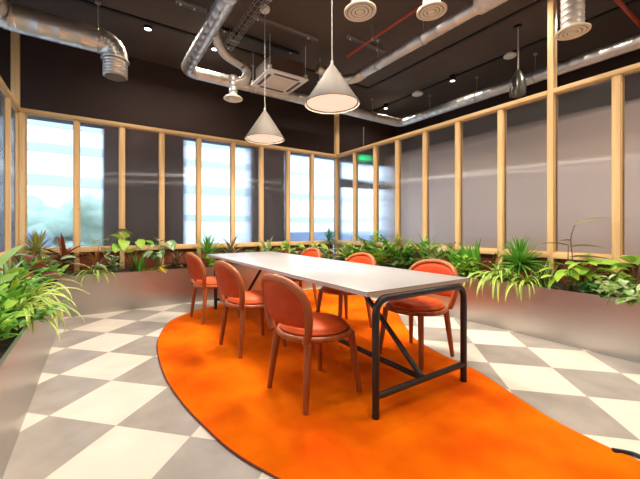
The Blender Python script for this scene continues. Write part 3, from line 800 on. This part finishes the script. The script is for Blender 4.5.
rt = empty('paddle_leaf_plant', (-.60, 3.02, ZSOIL)); tag(rt, 'plant with one big bright lime paddle leaf at the left edge of the picture', 'plant', 'planter greenery')
fo, st = MB(), MB(); g = random.Random(9)
for (dx, dy, dz, az, el, L_, w_, ro) in ((.02, -.02, .32, -.57, .85, .29, .11, .9), (-.02, .08, .22, -.3, .5, .24, .10, .6), (.03, -.10, .12, -.8, .3, .24, .10, .7)):
    p0 = V(-.60, 3.02, ZSOIL); p1 = p0 + V(dx, dy, dz); st.tube([p0, p0.lerp(p1, .5) + V(.01, 0, 0), p1], .006, 6)
    leaf(fo, p1, az, el, L_, w_, .25, 'ovate', 9, .12, ro, g)
fo.build('foliage', LM['lime'], rt); st.build('stem', M['stem'], rt); empt_fix(rt)

# ================================================================ CEILING: ducts
def duct(name, pts, r, label, ring=.14, rise=.006, mat='galv', group=None, hangers=(), m_=20, rfun=None):
    """round duct along pts with raised seams; hangers: (x, y, z of duct centre)"""
    P = []; rs = []
    pts = [Vector(p) for p in pts]
    for a, c in zip(pts, pts[1:]):
        L = (c - a).length; k = max(1, int(round(L / ring)))
        for i in range(k):
            q = a.lerp(c, i / k); d = (c - a) / L
            w = min(.012, L / k * .25)
            P += [q, q + d * w, q + d * w * 2]; rs += [r, r + rise, r]
    P.append(pts[-1]); rs.append(r)
    q = MB(); q.tube(P, rs, m_); o = q.build(name, M[mat], None, angle=50); tag(o, label, 'duct', group)
    for h in hangers:
        k = MB(); x, y, z, ax = h; R = r + .008
        ring_ = [(x + (R * math.cos(t) if ax == 'y' else 0), y + (R * math.cos(t) if ax == 'x' else 0), z + R * math.sin(t)) for t in [2 * PI * i / 24 for i in range(24)]]
        k.tube(ring_, .004, 6, True); k.tube([(x, y, z + R), (x, y, H)], .006, 6); k.box(x - .03, x + .03, y - .02, y + .02, H - .03, H)
        k.build('hanger', M['steel_rail'], o)
    return o
ZD = 3.45
duct('ventilation_duct', fillet([(1.15, -3.0, ZD), (1.125, 5.19, ZD), (5.75, 5.19, ZD), (5.75, -3.0, ZD)], .16, 6), .09,
     'long round galvanised duct running around the ceiling edge past both partitions', .16, .004,
     hangers=[(5.75, y, ZD, 'y') for y in (4.4, 3.4, 2.45, 1.2, .2)] + [(x, 5.19, ZD, 'x') for x in (2.2, 4.9)])
duct('supply_duct', fillet([(-.90, 1.8, 3.42), (-.90, 4.76, 3.37), (.20, 4.76, 3.36), (.20, 4.76, 3.16)], .17, 6), .142,
     'thick galvanised duct in the upper left with an elbow turned down', .20, .004, hangers=[(.02, 4.74, 3.36, 'x')])
q = MB()
for k in range(1): q.tube([(.20 + .15 * math.cos(t), 4.76 + .15 * math.sin(t), 3.165 - k * .045) for t in [2 * PI * i / 28 for i in range(28)]], .008, 6, True)
P = []; R_ = []
for k in range(6): P += [(.20, 4.76, 3.16 - k * .036), (.20, 4.76, 3.15 - k * .036), (.20, 4.76, 3.14 - k * .036)]; R_ += [.122, .138, .122]
q.tube(P, R_, 24); q.build('flexible_collar', M['galv'], bpy.data.objects['supply_duct'], angle=60)
q = MB(); q.lathe([(.002, -.004), (.115, -.004), (.115, 0), (.002, 0)], (.20, 4.76, 2.957), 20); q.build('mouth_shade', M['dark_gap'], bpy.data.objects['supply_duct'])  # dark disc closing the duct end, stands in for the shade inside
duct('branch_duct', spline([(1.19, 4.0, 3.45), (1.32, 4.19, 3.42), (1.45, 4.32, 3.40), (1.60, 4.40, 3.39), (1.745, 4.465, 3.385), (1.80, 4.45, 3.28), (1.71, 4.38, 3.13), (1.565, 4.345, 3.07)], 6), .058,
     'short curling branch duct between main duct and round vent, left of the ceiling cassette', .05, .005)
duct('centre_duct', [(3.41, 2.0, ZD), (3.41, 3.80, ZD)], .072, 'straight slim galvanised duct above the table running towards the corner', .22, .004,
     hangers=[(3.41, 2.7, ZD, 'y'), (3.41, 3.5, ZD, 'y')])
duct('flexible_duct', spline([(3.41, 3.80, ZD), (3.40, 3.98, ZD - .01), (3.28, 4.13, ZD), (3.05, 4.20, ZD + .06), (2.85, 4.22, ZD + .1)], 6), .074,
     'ribbed flexible duct joining the slim straight duct behind the near pendant', .025, .007, 'flex')
duct('insulated_duct', [(3.41, -2.5, ZD + .02), (3.41, 1.99, ZD + .02)], .11, 'wide pale duct at the top edge feeding the slim straight duct', .5, .004, 'insulation', hangers=[(3.41, 1.5, ZD + .02, 'y')])

def vent(x, y, z, r, label, top, tr, mat):
    v = empty('ceiling_vent', (x, y, z)); tag(v, label, 'vent', 'round ceiling vents')
    q = MB(); q.lathe([(r * .55, .05), (r * .80, .035), (r, .012), (r, 0), (r * .93, -.006), (r * .82, -.002), (r * .80, .022), (r * .55, .03)], (x, y, z), 40); q.build('rim', M['cream_vent'], v, angle=25)
    for k, (a, c) in enumerate(((.56, .76), (.32, .52))):
        q = MB(); q.tube([(x + r * (a + c) / 2 * math.cos(t), y + r * (a + c) / 2 * math.sin(t), z - .001) for t in [2 * PI * i / 36 for i in range(36)]], r * (c - a) / 2, 8, True, sx=.35, sy=1.0, up=(0, 0, 1))
        q.build('cone_ring', M['cream_vent'], v)
    q = MB(); q.lathe([(r * .27, .010), (r * .27, -.004), (r * .15, -.009), (.002, -.010)], (x, y, z), 28); q.build('centre_cap', M['cream_vent'], v)
    q = MB(); q.lathe([(r * .80, .016), (r * .80, .028), (.002, .028), (.002, .016)], (x, y, z), 28); q.build('throat', M['dark_gap'], v)
    q = MB(); P = []; R_ = []
    k = max(2, int((top - z - .03) / .06))
    for i in range(k + 1):
        zz = z + .03 + (top - z - .03) * i / k; P += [(x, y, zz), (x, y, zz + .010), (x, y, zz + .02)]; R_ += [tr, tr + .005, tr]
    q.tube(P, R_, 20); q.build('pipe', M[mat], v, angle=50)
    empt_fix(v); return v
vent(2.11, 2.40, 3.15, .152, 'round cream ceiling vent above the near pendant lamp', H, .085, 'galv')
vent(2.68, 2.03, 3.15, .138, 'round cream ceiling vent right of the red pipe', H, .08, 'galv')
vent(4.00, 1.37, 3.05, .145, 'round cream ceiling vent on a foil duct beside the tall post', H, .095, 'insulation')
vent(1.56, 4.35, 2.84, .125, 'small round vent under the curling branch duct', 3.13, .056, 'galv')

# ---- ceiling cassette air conditioner
AX, AY, AZ, AS = 2.31, 4.455, 3.26, .325
ac = empty('air_conditioner', (AX, AY, AZ)); tag(ac, 'square ceiling cassette air conditioner hung behind the pendants', 'air conditioner')
q = MB(); q.box(AX - AS + .06, AX + AS - .06, AY - AS + .06, AY + AS - .06, AZ + .035, AZ + .27, .01); q.build('casing', M['brown_board'], ac)
q = MB()
q.box(AX - AS, AX + AS, AY - AS, AY + AS, AZ + .008, AZ + .035, .008); q.build('panel', M['white_plastic'], ac)
q = MB(); q.box(AX - .17, AX + .17, AY - .17, AY + .17, AZ, AZ + .008, .003); q.build('grille', M['cream_vent'], ac)
for dx, dy in ((1, 0), (-1, 0), (0, 1), (0, -1)):
    q = MB(); a, c = (.022, .20) if dx else (.20, .022)
    q.box(AX + dx * .245 - a, AX + dx * .245 + a, AY + dy * .245 - c, AY + dy * .245 + c, AZ + .003, AZ + .0085); q.build('louver', M['dark_gap'], ac)
for sx in (-1, 1):
    for sy in (-1, 1):
        q = MB(); q.tube([(AX + sx * .29, AY + sy * .29, AZ + .03), (AX + sx * .29, AY + sy * .29, H - .04)], .004, 6); q.box(AX + sx * .29 - .02, AX + sx * .29 + .02, AY + sy * .29 - .02, AY + sy * .29 + .02, AZ + .035, AZ + .09)
        q.build('hanging_rod', M['white_plastic'], ac)
empt_fix(ac)

# ---- strut rails fixed to the ceiling
def rail(x0, x1, y, label, z=H - .04, light=True):
    q = MB(); q.box(x0, x1, y - .022, y + .022, z, z + .04, .003); o = q.build('strut_rail', M['steel_rail'] if light else M['black_metal'])
    tag(o, label, 'rail', 'ceiling strut rails')
    q = MB(); q.box(x0 + .01, x1 - .01, y - .010, y + .010, z - .002, z + .001); q.build('slot', M['groove'], o)
    q = MB()
    for x in (x0 + .05, x1 - .15): q.tube([(x, y, z - .012), (x, y, z + .01)], .014, 8)
    q.build('bolt', M['white_plastic'], o)
rail(1.70, 2.67, 3.96, 'steel strut rail the cassette rods hang from, right of the far pendant cord')
rail(.80, 1.16, 4.19, 'short steel strut rail left of the main duct')
rail(1.42, 2.65, 4.44, 'steel strut rail directly above the ceiling cassette', light=False)
rail(2.98, 3.70, 3.66, 'strut rail crossing above the red pipe end')
# ---- cable tray
tr = empty('cable_tray', (1.60, 3.9, 3.70)); tag(tr, 'wire basket cable tray beside the main duct', 'cable tray')
q = MB()
for dx, dz in ((-.06, .05), (.06, .05), (-.06, 0), (.06, 0), (0, 0)): q.tube([(1.60 + dx, 2.0, 3.68 + dz), (1.60 + dx, 4.70, 3.68 + dz)], .004, 5)
q.build('side_wire', M['steel_rail'], tr)
q = MB()
for k in range(28):
    q = MB(); y = 2.0 + k * .1; q.tube([(1.54, y, 3.73), (1.54, y, 3.68), (1.66, y, 3.68), (1.66, y, 3.73)], .0035, 5)
    q.build('cross_wire', M['steel_rail'], tr)
q = MB()
for y in (2.4, 3.4, 4.4): q.box(1.53, 1.67, y - .015, y + .015, 3.66, 3.676); q.tube([(1.54, y, 3.66), (1.54, y, H)], .005, 5); q.tube([(1.66, y, 3.66), (1.66, y, H)], .005, 5)
q.build('bracket', M['steel_rail'], tr); empt_fix(tr)
# ---- red sprinkler pipe
q = MB(); q.tube([(3.13, -2.6, 3.64), (3.13, 3.80, 3.64)], .017, 10); q.tube([(3.13, 1.26, 3.64), (6.45, 1.26, 3.64)], .022, 10)
q.tube([(3.13, 3.76, 3.64), (3.13, 3.84, 3.64)], .022, 10)
o = q.build('sprinkler_pipe', M['red_pipe']); tag(o, 'red sprinkler pipe running under the ceiling and branching to the right', 'pipe')
q = MB()
for y in (3.3, 2.2, .6): q.tube([(3.13, y, 3.64), (3.13, y, H)], .005, 6); q.tube([(3.13, y - .012, 3.64), (3.13, y + .012, 3.64)], .023, 8)
q.build('hanger', M['steel_rail'], o)
# ---- sprinkler / detector discs
def disc(x, y, z, r, label, stem=True):
    d = MB(); d.lathe([(.002, -.02), (r * .8, -.02), (r, -.008), (r, .014), (r * .9, .02), (.002, .02)], (x, y, z), 28); o = d.build('ceiling_sensor', M['white_plastic'])
    tag(o, label, 'sensor', 'white ceiling discs')
    q = MB(); q.tube([(x, y, z + .018), (x, y, H)], .012 if stem else r * .7, 10); q.build('stem', M['white_plastic'], o)
disc(5.42, 4.44, 3.78, .105, 'white ceiling disc beyond the right partition, nearer the corner', False)
disc(5.43, 2.67, 3.78, .09, 'white ceiling disc just left of the dark bullet pendant', False)
disc(3.02, 4.40, 3.42, .045, 'small white detector on a stem beside the near pendant shade')

# ---- downlights: a black can with a glowing lens, and its light
def downlight(x, y, label, power=SPOT_W, can=True):
    d = empty('ceiling_downlight', (x, y, H)); tag(d, label, 'downlight', 'ceiling downlights')
    h = .10 if can else .035
    q = MB(); q.lathe([(.052, 0), (.052, -h), (.044, -h), (.044, -h + .02), (.01, -h + .02)], (0, 0, 0), 24); q.build('can', M['black_metal'], d)
    q = MB(); q.lathe([(.002, -h + .012), (.043, -h + .012), (.043, -h + .018), (.002, -h + .018)], (0, 0, 0), 20); q.build('lens', M['spot_glow'], d)
    ld = bpy.data.lights.new('downlight', 'AREA'); ld.shape = 'DISK'; ld.size = .085; ld.energy = power; ld.color = WARM; ld.spread = math.radians(150)
    lo = bpy.data.objects.new('downlight_beam', ld); link(lo, d); lo.location = (0, 0, -h - .003)
    return d
DL = [(.59, 4.98, 'ceiling downlight glowing right of the elbowed supply duct'), (1.50, 5.0, 'ceiling downlight glowing just right of the main duct bend'),
      (3.98, 3.84, 'ceiling downlight beside the slim straight duct, nearer one'), (3.84, 4.72, 'ceiling downlight right of the near pendant shade, farther one'),
      (5.36, 5.25, 'ceiling downlight over the corner beyond the right partition'), (5.36, 3.62, 'ceiling downlight beyond the right partition before the wall duct')]
for i, (x, y, l) in enumerate(DL): downlight(x, y, l, SPOT_W * (.5 if i > 3 else 1), i > 3)
for i, (x, y) in enumerate([(.2, 3.3), (.3, 1.6), (1.0, .6), (1.15, 2.0), (1.15, 3.15), (2.4, 1.9), (2.4, 2.7), (2.6, .6), (3.75, 1.9), (3.8, .3), (.4, -.9), (2.4, -1.0), (4.9, 1.6), (5.4, .2), (1.7, 1.3), (4.4, -1.6)]):  # out-of-frame downlights added for brightness and for the shadows under the chairs
    downlight(x, y, 'ceiling downlight added to light the room, outside the picture', SPOT_W * (1.6 if x > 4.3 else 3.0 if 1.1 < x < 2.5 and y > 1.9 else 1))

# ---- cone pendants over the table
def pendant(x, y, label):
    p = empty('pendant_lamp', (x, y, 2.19)); tag(p, label, 'pendant lamp', 'cone pendants over the table')
    q = MB(); q.lathe([(.014, .352), (.022, .348), (.246, .004), (.246, 0), (.238, 0), (.235, .006), (.016, .338)], (0, 0, 0), 48, caps=False); q.build('lamp_shade', M['lamp_shade'], p)
    q = MB(); q.lathe([(.002, .016), (.222, .016), (.222, .022), (.002, .022)], (0, 0, 0), 40); q.build('diffuser', M['lamp_glow'], p)
    q = MB(); q.tube([(0, 0, .345), (0, 0, H - 2.19 - .03)], .0045, 6); q.tube([(0, 0, .345), (0, 0, .39)], .012, 10); q.build('cord', M['cord'], p)
    q = MB(); q.lathe([(.002, -.045), (.055, -.045), (.062, -.03), (.062, 0), (.002, 0)], (0, 0, H - 2.19), 24); q.build('canopy', M['white_plastic'], p)
    ld = bpy.data.lights.new('pendant', 'AREA'); ld.shape = 'DISK'; ld.size = .40; ld.energy = 44; ld.color = WARM
    lo = bpy.data.objects.new('pendant_beam', ld); link(lo, p); lo.location = (0, 0, .012)
pendant(1.76, 2.375, 'larger-looking nearer cone pendant lamp over the table')
pendant(1.755, 3.76, 'farther cone pendant lamp, hanging over the far table half')
# ---- dark bullet pendant beyond the right partition
bp_ = empty('bullet_pendant', (4.78, 2.25, 2.86)); tag(bp_, 'dark bullet-shaped pendant hanging behind the right partition top rail', 'pendant lamp')
q = MB(); q.lathe([(.095, 0), (.100, .06), (.098, .14), (.084, .24), (.050, .32), (.016, .37), (.004, .375)], (0, 0, 0), 28, caps=False); q.build('lamp_shade', M['smoked'], bp_)
q = MB(); q.tube([(0, 0, .37), (0, 0, H - 2.86)], .006, 6); q.tube([(.02, 0, .40), (.025, 0, H - 2.86)], .004, 6); q.build('cord', M['cord'], bp_)
q = MB(); q.lathe([(.002, -.03), (.05, -.03), (.05, 0), (.002, 0)], (0, 0, H - 2.86), 20); q.build('canopy', M['black_metal'], bp_)
q = MB(); q.lathe([(.002, .02), (.08, .02), (.08, .05), (.002, .05)], (0, 0, 0), 20); q.build('bulb', M['dark_gap'], bp_)
# ---- beyond the partitions
m = MB(); m.tube([(5.37, OYB - .015, .2), (5.37, OYB - .015, 3.5)], .012, 8); tag(m.build('conduit', M['steel_rail']), 'thin pale vertical conduit on the dark wall above the right partition corner', 'conduit')
m = MB(); m.box(5.2, 5.56, OYB - .05, OYB - .005, 2.68, 2.84, .005); o = m.build('exit_sign', M['black_metal']); tag(o, 'green lit sign seen blurred behind the second bay of the right partition', 'sign')
m = MB(); m.box(5.215, 5.545, OYB - .055, OYB - .05, 2.695, 2.825); m.build('sign_face', M['exit_green'], o)
